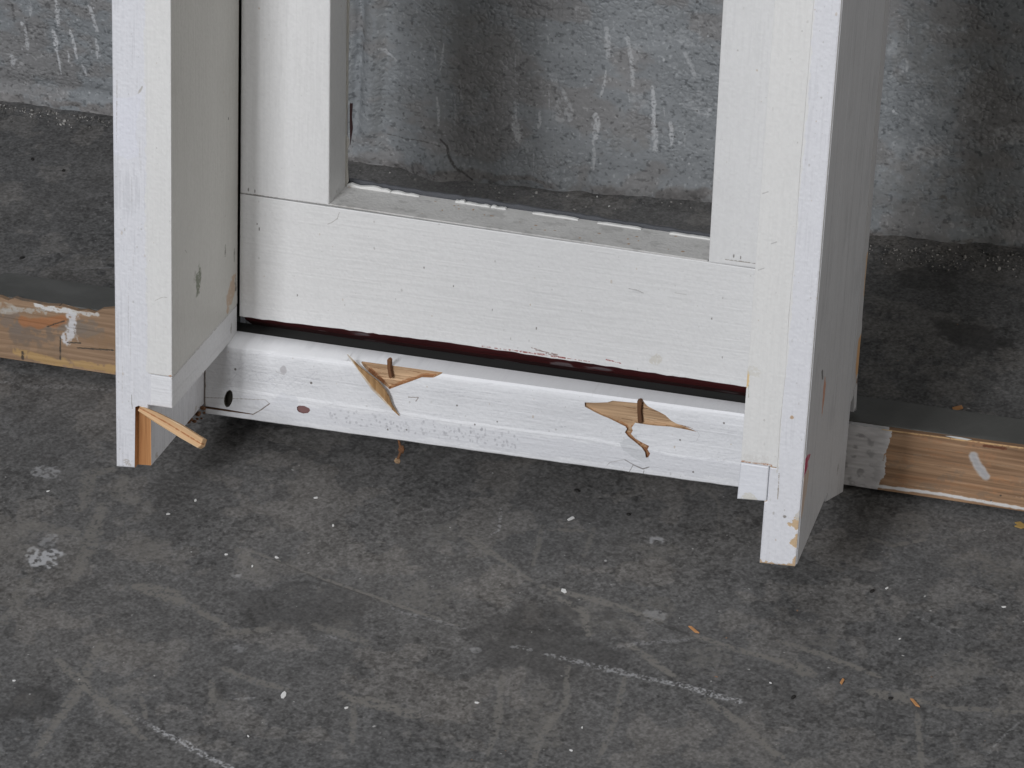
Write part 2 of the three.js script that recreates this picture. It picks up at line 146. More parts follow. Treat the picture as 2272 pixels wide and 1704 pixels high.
// ---------------------------------------------------------------- the setting: floor and wall
const FLOORC = (x, y) => {
  const a = fbm(x * 9, y * 9, 4, 1), b = fbm(x * 60, y * 60, 4, 2), f = fbm(x * 420, y * 420, 3, 3), s = fbm(x * 160, y * 160, 3, 4), g = fbm(x * 26, y * 26, 4, 6);
  let v = 89 + (a - .5) * 10 + (b - .5) * 20 + (f - .5) * 46 + (fbm(x * 700, y * 700, 2, 8) - .5) * 34;
  let warm = (a - .5) * 4 + 1.4;
  const pit = smooth(.575, .62, fbm(x * 250, y * 250, 3, 4)) * smooth(.40, .60, fbm(x * 16, y * 16, 3, 12)); v -= pit * 15;       // pitted, grimy clusters
  const film = smooth(.58, .62, g + (b - .5) * .45); v += film * 9; warm += film * 2;                  // dried brownish film with an edge of its own
  let h = .5 + (f - .5) * .5 + (b - .5) * .4 - pit * .35 + film * .08;
  const sp = noise(x * 900, y * 900, 21); if (sp > .985 && fbm(x * 30, y * 30, 2, 22) > .5) { v += 60; h += .1; }
  return [v + warm * .6, v, v - warm * .7, h];
};
const floorSheet = new Sheet(-.55, -.80, 1.4, 1.4, 1460, FLOORC, 31);
{
  const col = { b: [115, 112, 107], w: [178, 179, 181], d: [50, 49, 48] };
  for (const [t, rx, ry, al, x, y] of D.FB) floorSheet.blob(x, y, rx / 1000, ry / 1000, col[t], al, t === 'w' ? .5 : .6, t === 'd' ? 60 : 110, t === 'w' ? .44 : t === 'b' ? .40 : 0, .05);
  for (const [t, w, al, pts] of D.FL) floorSheet.line(pts, w / 1000 * (t === 'w' ? 1.15 : 1.05), col[t], t === 'b' ? Math.min(.9, al * 1.7) : al, .5, t === 'w' ? 300 : 200, t === 'w' ? .52 : .40, t === 'd' ? -.15 : .06, .35);
  const r = rng(5);
  for (let i = 0; i < 620; i++) { const q = r(), s = .0003 + .0008 * r() * r(); floorSheet.blob(-.5 + 1.3 * r(), -.75 + 1.3 * r(), s * 1.5, s, q < .62 ? [186, 186, 184] : q < .9 ? [52, 51, 50] : [150, 110, 80], .85, .3, 900, 0, 0, r() * 3); }
  for (let i = 0; i < 60; i++) { const x = -.45 + 1.2 * r(), y = -.7 + 1.1 * r(), a = (r() < .6 ? .45 : 2.0) + r() * .5, l = .02 + .1 * r(); floorSheet.line([[x, y], [x + l * Math.cos(a) * .6, y + l * Math.sin(a) * .5], [x + l * Math.cos(a + .2), y + l * Math.sin(a + .2)]], .001 + .004 * r() * r(), r() < .8 ? col.b : col.w, .2 + .3 * r(), .4, 260, .42, .03, .6); }
}
const FX = [-2.6, 2.9], FZ = [-.66, 2.4];
{
  const g = new THREE.BoxGeometry(FX[1] - FX[0], .12, FZ[1] - FZ[0] + .3); g.translate((FX[0] + FX[1]) / 2, -.06, (FZ[0] + FZ[1]) / 2 - .15);
  const m = mesh('floor', uvm(g, floorSheet, 't'), floorSheet.mat(.86, .0005), scene); m.userData = { kind: 'structure', label: 'worn dark grey concrete floor with scratches, scuffs and white specks' };
}
// wall: painted rough masonry, relief modelled near the floor
const WZ = -.645;
const wallLine = [[-.3761, -.6602], [-.2597, -.6591], [-.0083, -.6335], [.1507, -.6299], [.3382, -.6481], [.503, -.6315], [.635, -.6415]];
function wallFoot(x) { if (x <= wallLine[0][0]) return wallLine[0][1]; for (let i = 1; i < wallLine.length; i++) if (x <= wallLine[i][0]) { const a = wallLine[i - 1], b = wallLine[i], t = smooth(0, 1, (x - a[0]) / (b[0] - a[0])); return lerp(a[1], b[1], t); } return -.6415; }
const wallSheet = new Sheet(-.5, -.02, 1.4, .70, 1460, (x, y) => {
  const a = fbm(x * 7, y * 9, 4, 41), b = fbm(x * 55, y * 70, 4, 42), f = fbm(x * 330, y * 380, 3, 43), g = fbm(x * 15, y * 22, 4, 44);
  let v = 142 + (a - .5) * 8 + (b - .5) * 14 + (f - .5) * 18, blue = 2.8;
  const grime = smooth(.55, .70, g + (b - .5) * .4) * .8; v -= grime * 11; blue -= grime * 3.5;
  const ped = .003 + .012 * fbm(x * 12, 3, 3, 45) + .006 * (fbm(x * 70, y * 60, 3, 46) - .5);           // bare cement skirt under the paint
  const bare = smooth(ped + .002, ped - .002, y + .010 * (fbm(x * 60, y * 90, 4, 55) - .5) + (x > .42 ? .006 : 0)) * smooth(.36, .48, fbm(x * 50, y * 70, 3, 56)); v = lerp(v, 120 + (b - .5) * 50 + (f - .5) * 40, bare); blue = lerp(blue, -1.2, bare);
  const wx = x + .004 * (fbm(x * 110, y * 110, 2, 48) - .5), wy = y + .004 * (fbm(x * 110 + 5, y * 110, 2, 49) - .5), w1 = worley(wx * 170, wy * 190, 47), w2 = worley(wx * 420, wy * 440, 53), lump = smooth(.35, .65, fbm(x * 40, y * 40, 3, 54));
  const dk = smooth(.66, .74, fbm(x * 260, y * 330, 3, 57)), lt = smooth(.70, .78, fbm(x * 300, y * 340, 3, 58)); v += lt * 22 - dk * 30;
  const peel = .2 + .55 * lerp(1, smooth(0, .45, w1[1] - w1[0]), .75 * lump + .25) * (1 - .4 * w1[0]) + .12 * (1 - w2[0]); v -= 10 * (1 - smooth(0, .22, w1[1] - w1[0])) * lump;
  return [v - blue * 1.2, v + blue * .2, v + blue * 1.1, .5 + (peel - .5) * .8 + (f - .5) * .25];
}, 51);
{
  const W = [196, 198, 200];
  for (const [x, y, rx, ry, al, t] of D.WBL) wallSheet.blob(x, y, rx / 1000 * .75, ry / 1000 * .75, t === 'w' ? W : t === 'g' ? [124, 124, 122] : [80, 74, 68], al * .8, .6, t === 'w' ? 140 : 60, t === 'w' ? .46 : .4, t === 'w' ? .08 : 0);
  for (const [a, b, w, al] of D.WD) wallSheet.line([a, [(a[0] + b[0]) / 2 + .0008, (a[1] + b[1]) / 2], b], w / 1000 * 1.0, W, Math.min(.95, al * 1.35), .6, 300, .38, .08, .3);
  const r = rng(9);
  for (let i = 0; i < 130; i++) { const x = -.5 + 1.4 * r(), y = .03 + .4 * r(), l = .004 + .03 * r() * r(); wallSheet.line([[x, y], [x + .001, y - l]], .0008 + .0018 * r(), W, .2 + .35 * r(), .5, 400, .44, .03, .4); }
  for (let i = 0; i < 420; i++) { const s = .0005 + .0013 * r() * r(); wallSheet.blob(-.5 + 1.4 * r(), .02 + .4 * r(), s, s * 1.3, r() < .6 ? W : [80, 80, 80], .7, .3, 700); }
  wallSheet.line([[.083, .036], [.0901, .0308], [.0925, .022], [.1, .012], [.1162, .0026]], .0022, [62, 60, 58], .8, .6, 300, .3, -.3);
  wallSheet.line([[.03, .033], [.05, .031], [.065, .032], [.083, .030]], .0012, [80, 79, 77], .7, .6, 300, .4, -.2);
}
{
  const xs = [], ys = [];
  for (let x = -2.6; x < -.6; x += .25) xs.push(x); for (let x = -.6; x < 1.0; x += .004) xs.push(x); for (let x = 1.0; x <= 3.01; x += .25) xs.push(x);
  for (let y = -.012; y < .34; y += .004) ys.push(y); for (let y = .34; y <= 2.61; y += .2) ys.push(y);
  const nx = xs.length, ny = ys.length, pos = new Float32Array(nx * ny * 3), idx = [];
  const zAt = (x, y) => {
    const near = smooth(1.0, .85, Math.abs(x - .2) / .8 ) * smooth(.34, .30, y);
    let z = WZ; if (near <= 0) return z;
    let d = (fbm(x * 30, y * 34, 3, 61) - .5) * .0024 + (fbm(x * 125, y * 135, 2, 62) - .5) * .0014;
    const low = smooth(.16, .0, y); d += (wallFoot(x) - WZ) * low;
    const lip = smooth(.022, .004, y + .01 * (fbm(x * 40, 1, 3, 63) - .5)); d += lip * (.001 + .008 * fbm(x * 50, y * 40, 3, 64));
    // vertical bead of mortar with a furrow on its left
    const rx = x - (.0065 + .014 * y / .17 * .6), rh = smooth(.024, .034, y + .006 * (noise(x * 300, y * 90, 66) - .5));
    const bead = Math.sqrt(Math.max(0, 1 - ((rx - .004) / .010) ** 2)); d += rh * bead * .008;
    d -= rh * .006 * Math.exp(-(((rx + .012) / .006) ** 2)) * (.6 + .8 * fbm(x * 200, y * 160, 2, 67));
    if (rx < -.012) d += rh * .003;
    d += (1 - rh) * .005 * smooth(.018, .004, Math.abs(rx - .004)) * fbm(x * 150, y * 150, 3, 68) * smooth(.0, .012, y) * 1.6;
    // low mound that has broken away from the skirt
    d += .012 * Math.exp(-(((x - .083) / .020) ** 2)) * smooth(.038, .004, y);
    return z + d * near;
  };
  for (let j = 0; j < ny; j++) for (let i = 0; i < nx; i++) { const k = (j * nx + i) * 3; pos[k] = xs[i]; pos[k + 1] = ys[j]; pos[k + 2] = zAt(xs[i], ys[j]); }
  for (let j = 0; j < ny - 1; j++) for (let i = 0; i < nx - 1; i++) { const a = j * nx + i; idx.push(a, a + 1, a + nx + 1, a, a + nx + 1, a + nx); }
  const g = new THREE.BufferGeometry(); g.setAttribute('position', new THREE.BufferAttribute(pos, 3)); g.setIndex(idx); g.computeVertexNormals();
  const uv = new Float32Array(nx * ny * 2); for (let k = 0; k < nx * ny; k++) { uv[k * 2] = (pos[k * 3] - wallSheet.x0) / wallSheet.w; uv[k * 2 + 1] = (pos[k * 3 + 1] - wallSheet.y0) / wallSheet.h; } g.setAttribute('uv', new THREE.BufferAttribute(uv, 2));
  const back = new THREE.BoxGeometry(5.6, 2.62, .2); back.translate(.2, 1.298, WZ - .125);
  const m = mesh('wall', mergeGeometries([g.toNonIndexed(), uvm(back, wallSheet)]), wallSheet.mat(.9, .0011), scene); m.userData = { kind: 'structure', label: 'rough blue grey painted masonry wall with white drips' };
}

// ---------------------------------------------------------------- paint and wood
const streak = (x, y, dir, s) => dir === 'v' ? fbm(x * 700, y * 26, 3, s) : fbm(x * 26, y * 700, 3, s);
function paint(x0, y0, w, h, base, o = {}) {
  const { dir = 'v', streaks = 10, spots = 1, seed = 1, ppm = 2600, blotch = 6 } = o;
  const s = new Sheet(x0, y0, w, h, ppm, (x, y) => {
    const k = streak(x, y, dir, seed), b = fbm(x * 25, y * 25, 3, seed + 4), f = fbm(x * 500, y * 500, 2, seed + 6);
    const worn = smooth(.56, .74, k + (b - .5) * .8 - .06);
    const v = (k - .5) * streaks * .55 + (b - .5) * blotch + (f - .5) * 7 - worn * streaks * .8;
    return [base[0] + v, base[1] + v, base[2] + v, .5 + (k - .5) * .4 + (f - .5) * .4];
  }, seed);
  const r = rng(seed * 13 + 1), n = Math.round(w * h * 1500 * spots);
  for (let i = 0; i < n; i++) { const q = .0003 + .0007 * r() ** 3; s.blob(x0 + w * r(), y0 + h * r(), q, q * (1 + r()), r() < .8 ? [160, 158, 154] : [170, 152, 132], .15 + .45 * r(), .3, 900, 0, -.05); }
  return s;
}
const COOL = [211, 212, 216], CREAM = [213, 213, 211], GREYW = [213, 213, 212];
function wood(x0, y0, w, h, base, o = {}) {
  const { dir = 'h', seed = 3, ppm = 2600, amp = 1 } = o;
  return new Sheet(x0, y0, w, h, ppm, (x, y) => {
    const a = dir === 'h' ? x : y, c = dir === 'h' ? y : x;
    const wv = c + .004 * (fbm(a * 9, c * 30, 3, seed) - .5);
    const g = fbm(a * 7, wv * 420, 4, seed + 2), f = fbm(a * 30, wv * 1400, 2, seed + 3), p = fbm(a * 14, c * 40, 3, seed + 5);
    const v = ((g - .5) * 60 + (f - .5) * 26 + (p - .5) * 40) * amp;
    return [base[0] + v, base[1] + v * .92, base[2] + v * .8, .5 + (g - .5) * .9];
  }, seed);
}
const rawWood = wood(-.1, -.1, 1, .4, [168, 138, 106], { seed: 81, ppm: 1500 }).mat(.8, .0006);
const orangeWood = wood(-.1, -.1, .5, .5, [178, 128, 82], { seed: 85, ppm: 1500, dir: 'v' }).mat(.75, .0005);
const rustMat = new Sheet(0, 0, .06, .06, 2000, (x, y) => { const k = fbm(x * 400, y * 400, 3, 91); return [104 + 60 * (k - .5), 70 + 40 * (k - .5), 44 + 26 * (k - .5), k]; }, 91).mat(.85, .0004);
const darkPaint = new Sheet(-.3, -.3, 1.2, .5, 900, (x, y) => { const k = fbm(x * 60, y * 60, 3, 95), f = fbm(x * 500, y * 500, 2, 96), d = fbm(x * 14, y * 30, 3, 97); const v = 82 + (k - .5) * 10 + (f - .5) * 6 + smooth(.58, .7, d) * 8; return [v, v, v - 3, .5 + (f - .5) * .4]; }, 95);
const darkPaintM = darkPaint.mat(.55, .0003);
const redPaint = new Sheet(0, 0, .6, .1, 1500, (x, y) => { const k = fbm(x * 20, y * 300, 3, 101), w = smooth(.66, .72, fbm(x * 26, y * 90, 4, 102)); return [lerp(66 + 30 * (k - .5), 110, w), lerp(24 + 14 * (k - .5), 98, w), lerp(25 + 12 * (k - .5), 100, w), k]; }, 101).mat(.42, .0006);

// ---------------------------------------------------------------- the window leaning on the wall
const win = groupOf('window_frame', scene);
win.position.set(0, .0851, 0); win.rotation.x = -THREE.MathUtils.degToRad(10);
win.userData.kind = 'thing'; tag(win, 'old white painted timber window with a glazed sash and torn sill, leaning on the wall', 'window');
const H = 2.2, XL = .027, T1 = .0474, X2 = .5, X3 = .548;
const ev = new Evaluator(); ev.useGroups = true;
function brush(g, m, x) { const b = new Brush(g, m); b.updateMatrixWorld(true); return b; }
function solid(g) { for (const k of Object.keys(g.attributes)) if (!['position', 'normal', 'uv'].includes(k)) g.deleteAttribute(k); return g; }

// left jamb
{
  const j = groupOf('jamb', win);
  const s = paint(-.005, -.02, .06, .5, COOL, { seed: 111, streaks: 15, spots: 3 });
  s.blob(.0225, .3165, .0011, .0042, [168, 164, 156], .75, .4, 500, 0, -.2, -.5);
  s.poly([[-.001, .262], [.020, .262], [.021, .285], [.023, .30], [.022, .312], [-.001, .312]], [214, 216, 226], .45, .006, 90);
  for (let i = 0; i < 14; i++) { const r = rng(i + 300), x = .003 + .02 * r(), y = .01 + .30 * r(); s.line([[x, y], [x + .0004, y + .02 + .03 * r()]], .0006 + .0006 * r(), [176, 174, 172], .35 + .2 * r(), .5, 700, .45, -.1, .5); }
  s.blob(.009, .002, .004, .003, [150, 142, 132], .5, .6, 400, .4); s.line([[.0135, .062], [.014, .05]], .0005, [110, 104, 98], .8);
  s.poly([[.0262, .0832], [.034, .0832], [.034, .52], [.0265, .52], [.0272, .42], [.0258, .35], [.0268, .28], [.0256, .2], [.0266, .14]], CREAM, .9, .0016, 160);
  const g1 = uvm(prism([[0, -.003], [XL, -.0006], [XL, .0548], [.0305, .0550], [.0305, H], [0, H]], -.145, 0, .0014), s);
  let b = brush(solid(g1), s.mat(.55, .0007));
  const cut = uvm(prism([[.0153, -.02], [.0275, -.02], [.0275, .0470], [.0235, .0525], [.0195, .0536], [.0165, .0520]], -.007, .01, 0), orangeWood.userData.sheet);
  b = ev.evaluate(b, brush(solid(cut), orangeWood), SUBTRACTION);
  mesh('outer_board', b.geometry, b.material, j);
  // inner lining and its short end block
  const sl = paint(-.16, .0, .22, .5, [200, 199, 194], { seed: 121, streaks: 5, spots: .35, blotch: 10 });   // side face: u runs along z
  sl.blob(-.0600, .1400, .0062, .0135, [112, 116, 98], .9, .6, 200, .30, -.1, .15);
  sl.blob(-.0520, .1470, .0030, .0050, [150, 148, 138], .5, .5, 260, .4);
  sl.blob(-.138, .0965, .0150, .0090, [182, 146, 114], .6, .6, 200, .25, 0, -.9);
  sl.blob(-.124, .1414, .0020, .0060, [110, 108, 100], .7, .5, 300, .4); sl.blob(-.146, .128, .0016, .006, [110, 108, 100], .6, .5, 300, .4);
  sl.blob(-.1303, .2522, .0012, .0016, [92, 90, 86], .9); sl.line([[-.034, .1745], [-.03, .178]], .0007, [130, 126, 120], .7);
  sl.blob(-.150, .10, .0022, .010, [104, 98, 90], .7, .6, 300, .35);
  sl.line([[-.154, .09], [-.154, .2], [-.1545, .5]], .0014, [96, 78, 62], .7, .6, 300, .3);
  const lm = sl.mat(.5, .0004);
  const cr = paint(.028, .0, .03, .5, CREAM, { seed: 131, streaks: 4, spots: 1 }); cr.line([[.028, .083], [.05, .0832]], .0012, [170, 158, 142], .5, .6, 500, .4); cr.blob(.046, .0832, .0016, .0012, [176, 112, 66], .8, .5, 600);
  cr.line([[.034, .146], [.0395, .1495], [.044, .150]], .0004, [150, 146, 140], .7);
  const lining = mesh('lining', (() => { const g = prism(rect(.0307, T1, .0826, H), -.155, -.0012, .0009); const q = uvm(g, sl); return q; })(), lm, j);
  // the front edge of the lining carries the cream coat
  mesh('lining_edge', uvm(prism(rect(.0276, T1 - .0002, .0830, H), -.004, .0004, .0003), cr), cr.mat(.5, .0004), j);
  const bs = paint(-.16, .04, .22, .06, [216, 217, 219], { seed: 141, streaks: 8, spots: 1.5, dir: 'h' }); bs.blob(-.140, .066, .002, .006, [140, 136, 130], .6, .5, 300, .3); bs.line([[-.155, .0812], [0, .0812]], .0012, [150, 142, 132], .55, .6, 300, .4);
  mesh('end_block', uvm(prism(rect(XL + .0002, T1 - .0003, .0552, .0820), -.155, -.0003, .0011), bs), bs.mat(.55, .0005), j);
  mesh('rear_post', uvm(mergeGeometries([prismX([[-.1452, H], [-.1452, .002], [-.222, -.036], [-.222, H]], 0, XL, .001), box(0, .0458, .045, H, -.2225, -.209, .001)].map(g => g.index ? g.toNonIndexed() : g)), darkPaint), darkPaintM, j);
  mesh('rear_stop', uvm(box(.004, .024, .024, H, -.245, -.2222, .001), s), s.mat(.6, .0005), j);
  // bare splinter broken loose from the foot
  const P0 = new THREE.Vector3(.0205, .0505, -.003), P1 = new THREE.Vector3(.0815, .0400, .022), dir = P1.clone().sub(P0), L = dir.length();
  const st = prism([[0, -.0030], [L * .3, -.0042], [L * .7, -.0047], [L * .97, -.0046], [L, -.0018], [L * .985, .0040], [L * .6, .0047], [L * .25, .0036], [0, .0016]], -.0035, .0035, .0009);
  const M = new THREE.Matrix4(), X = dir.clone().normalize(), Z = new THREE.Vector3(.1, .45, 1).normalize(), Yv = Z.clone().cross(X).normalize(); Z.copy(X).cross(Yv); M.makeBasis(X, Yv, Z).setPosition(P0);
  const sw = wood(-.02, -.02, .12, .05, [196, 160, 120], { seed: 151, ppm: 4000 }); sw.line([[0, -.0002], [.03, .0004], [.066, -.0004]], .0012, [150, 92, 52], .8, .5, 500, .3); sw.line([[0, .0042], [.067, .0046]], .0014, [222, 204, 176], .8); sw.line([[0, -.0044], [.067, -.0046]], .0012, [222, 204, 176], .7);
  const spl = mesh('splinter', uvm(st, sw), sw.mat(.75, .0006), j); spl.applyMatrix4(M);
  spl.userData.label = 'bare orange splinter sticking out of the left foot';
}
// right jamb
{
  const j = groupOf('jamb', win);
  const s = paint(.498, -.02, .06, .5, COOL, { seed: 211, streaks: 9, spots: 4 });
  const bare = [190, 164, 130], [a, , , , , , , c7, c8, c9, c10, c11, c12, c13] = D.JR;
  s.blob(a[0], a[1], .0016, .0018, [178, 150, 122], .9, .4, 500); s.blob(c7[0], c7[1], .0016, .0012, [120, 116, 110], .8, .5, 500);
  s.poly([[.549, .044], [.5440, .0430], [.5425, .0395], [.5385, .0375], [.541, .0355], [.5455, .0345], [.549, .034]], bare, .95, .0020, 520, -.2);
  s.poly([[.549, .031], [.546, .029], [.5435, .0245], [.5425, .0215], [.5445, .0195], [.549, .018]], bare, .95, .0020, 520, -.2);
  s.poly([[.549, .012], [.546, .0095], [.5455, .006], [.541, .0035], [.534, .0030], [.520, .0030], [.520, -.004], [.549, -.004]], [186, 158, 124], .9, .0022, 520, -.2);
  s.poly([[.5445, .046], [.549, .052], [.549, .042], [.5455, .0415]], [190, 186, 178], .8, .0006, 500);
  s.line([[.530, .078], [.5303, .057]], .0009, [138, 128, 116], .8, .6, 400, .35, -.25); s.line([[.5282, .079], [.5288, .083], [.5262, .2], [.5275, .5]], .0012, [192, 188, 180], .6, .7, 300, .3, -.1);
  s.poly([[.50, .0832], [.5292, .0832], [.5286, .13], [.5300, .2], [.5285, .27], [.5298, .36], [.529, .52], [.50, .52]], CREAM, .9, .0016, 160);
  const pts = [[.5201, .0006], [.5475, .0022], [X3, .004], [X3, H], [.5272, H], [.5272, .0826], [.5222, .0826], [.5222, .0540], [.5201, .0530]];
  mesh('outer_board', uvm(prism(pts, -.132, 0, .0014), (() => s)()), s.mat(.55, .0006), j);
  const cr = paint(.495, .06, .04, .45, CREAM, { seed: 221, streaks: 4, spots: .8 });
  cr.poly([[.499, .160], [.5018, .158], [.5022, .152], [.5016, .146], [.4985, .142]], [214, 184, 134], .9, .0007, 500, -.15); cr.line([[.5022, .147], [.5024, .137]], .0005, [150, 140, 124], .8);
  cr.line([[.499, .0838], [.507, .0835], [.514, .0842], [.5235, .0843]], .0018, [170, 128, 104], .9, .9, 600, .42, -.2); cr.blob(.512, .0875, .012, .004, [196, 194, 190], .45, .6, 300, .4);
  cr.blob(.505, .158, .006, .004, [200, 198, 190], .6, .6, 300, .4);
  for (const [x, y] of [[.503, .24], [.511, .262], [.502, .3]]) cr.line([[x, y], [x + .004, y + .002]], .0007, [140, 138, 136], .6);
  mesh('lining', uvm(prism([[.5004, .0832], [.5284, .0832], [.5279, .12], [.5290, .16], [.5281, .21], [.5287, .26], [.5279, .33], [.5284, .4], [.5284, H], [.5004, H]], -.155, .0004, .0003), cr), cr.mat(.5, .0004), j);
  const bs = paint(.49, .04, .05, .06, [213, 215, 220], { seed: 231, streaks: 5, spots: 1.5, dir: 'h' }); bs.blob(.509, .0545, .006, .004, [196, 192, 178], .6, .6, 300, .35);
  mesh('end_block', uvm(prism([[.4994, .0518], [.5219, .0535], [.5219, .0826], [.5000, .0826]], -.155, .0002, .0012), bs), bs.mat(.5, .0004), j);
  // outer side boards
  const sd = paint(-.26, -.05, .27, .5, [196, 197, 200], { seed: 241, streaks: 20, spots: .6 });
  sd.poly([[-.046, .1455], [-.0525, .1445], [-.058, .1340], [-.0525, .1355], [-.0495, .1400]], [112, 112, 112], .9, .0008, 500, -.4);
  sd.poly([[-.065, .134], [-.074, .124], [-.073, .112], [-.0665, .0985], [-.064, .112], [-.0625, .125]], [196, 138, 112], .85, .0014, 400, -.2);
  sd.poly([[.002, .0935], [-.012, .0910], [-.026, .0855], [-.014, .0840], [-.019, .079], [.002, .077]], [178, 52, 84], .9, .0012, 500);
  sd.poly([[.002, .077], [-.018, .077], [-.026, .070], [-.020, .056], [-.010, .044], [.002, .040]], [198, 174, 156], .8, .0014, 400);
  { const r = rng(93); for (let i = 0; i < 46; i++) { const z = -.004 - .21 * r(), y = -.02 + .36 * r(), l = .05 + .2 * r(); sd.line([[z, y], [z - .001, y + l]], .001 + .003 * r(), r() < .5 ? [168, 169, 174] : [212, 213, 217], .3 + .35 * r(), .5, 200, .3, 0, .6); } sd.line([[-.134, .5], [-.134, -.02]], .0022, [140, 140, 142], .8, .4, 200, .1, -.3); }
  sd.line([[-.0475, .14], [-.047, .09], [-.0465, .04]], .0012, [150, 150, 152], .6, .5, 300, .25, -.2); sd.line([[-.03, .02], [-.045, .028], [-.05, .05]], .0009, [150, 150, 152], .6, .5, 300, .25);
  sd.line([[-.1, .5], [-.102, .2], [-.1, .03]], .0016, [172, 173, 178], .6, .6, 200, .3); sd.blob(-.1808, .0014, .003, .006, [110, 106, 102], .8, .6, 300, .4);
  const sm = sd.mat(.6, .0007);
  mesh('side_board', uvm(mergeGeometries([box(.5475, X3 + .0006, .0035, H, -.134, -.0022, .0004), prismX([[-.134, H], [-.134, -.006], [-.222, -.039], [-.222, H]], .5202, X3 + .0002, .0012)].map(g => g.index ? g.toNonIndexed() : g)), sd), sm, j);
  mesh('inner_stop', uvm(box(.502, .5200, .045, H, -.2225, -.209, .001), darkPaint), darkPaintM, j);
  // torn rear stop with ragged edge, bare wood showing
  const rs = paint(-.28, -.01, .06, .5, [188, 188, 190], { seed: 251, streaks: 12, spots: 1 });
  rs.poly([[-.232, .092], [-.25, .094], [-.25, .060], [-.238, .055], [-.231, .070]], [206, 158, 108], .9, .002, 300); rs.poly([[-.236, .165], [-.25, .168], [-.25, .125], [-.240, .128]], [200, 166, 128], .8, .002, 300); rs.blob(-.244, .052, .004, .003, [120, 92, 70], .8, .5, 400);
  const edge = []; { const r = rng(12); for (let i = 0; i <= 60; i++) { const y = .046 + i * .0075; edge.push([-.2425 - .004 * fbm(i * .4, 2, 3, 255) - (i < 8 ? .003 : 0), y]); } }
  mesh('rear_stop', uvm(prismX([[-.2222, .042], ...edge.map(p => [p[0], p[1]]).slice(0), [-.2435, H], [-.2222, H]].reverse(), .526, X3 + .0004, .0006), rs), rs.mat(.65, .0007), j);
  const fl = prismX([[-.2300, .050], [-.2440, .050], [-.2480, .034], [-.2500, .0225], [-.2440, .0290], [-.2385, .0265]].reverse(), X3 - .004, X3 + .0012, .0005);
  mesh('torn_flap', uvm(fl, rs), rs.mat(.65, .0006), j);
}
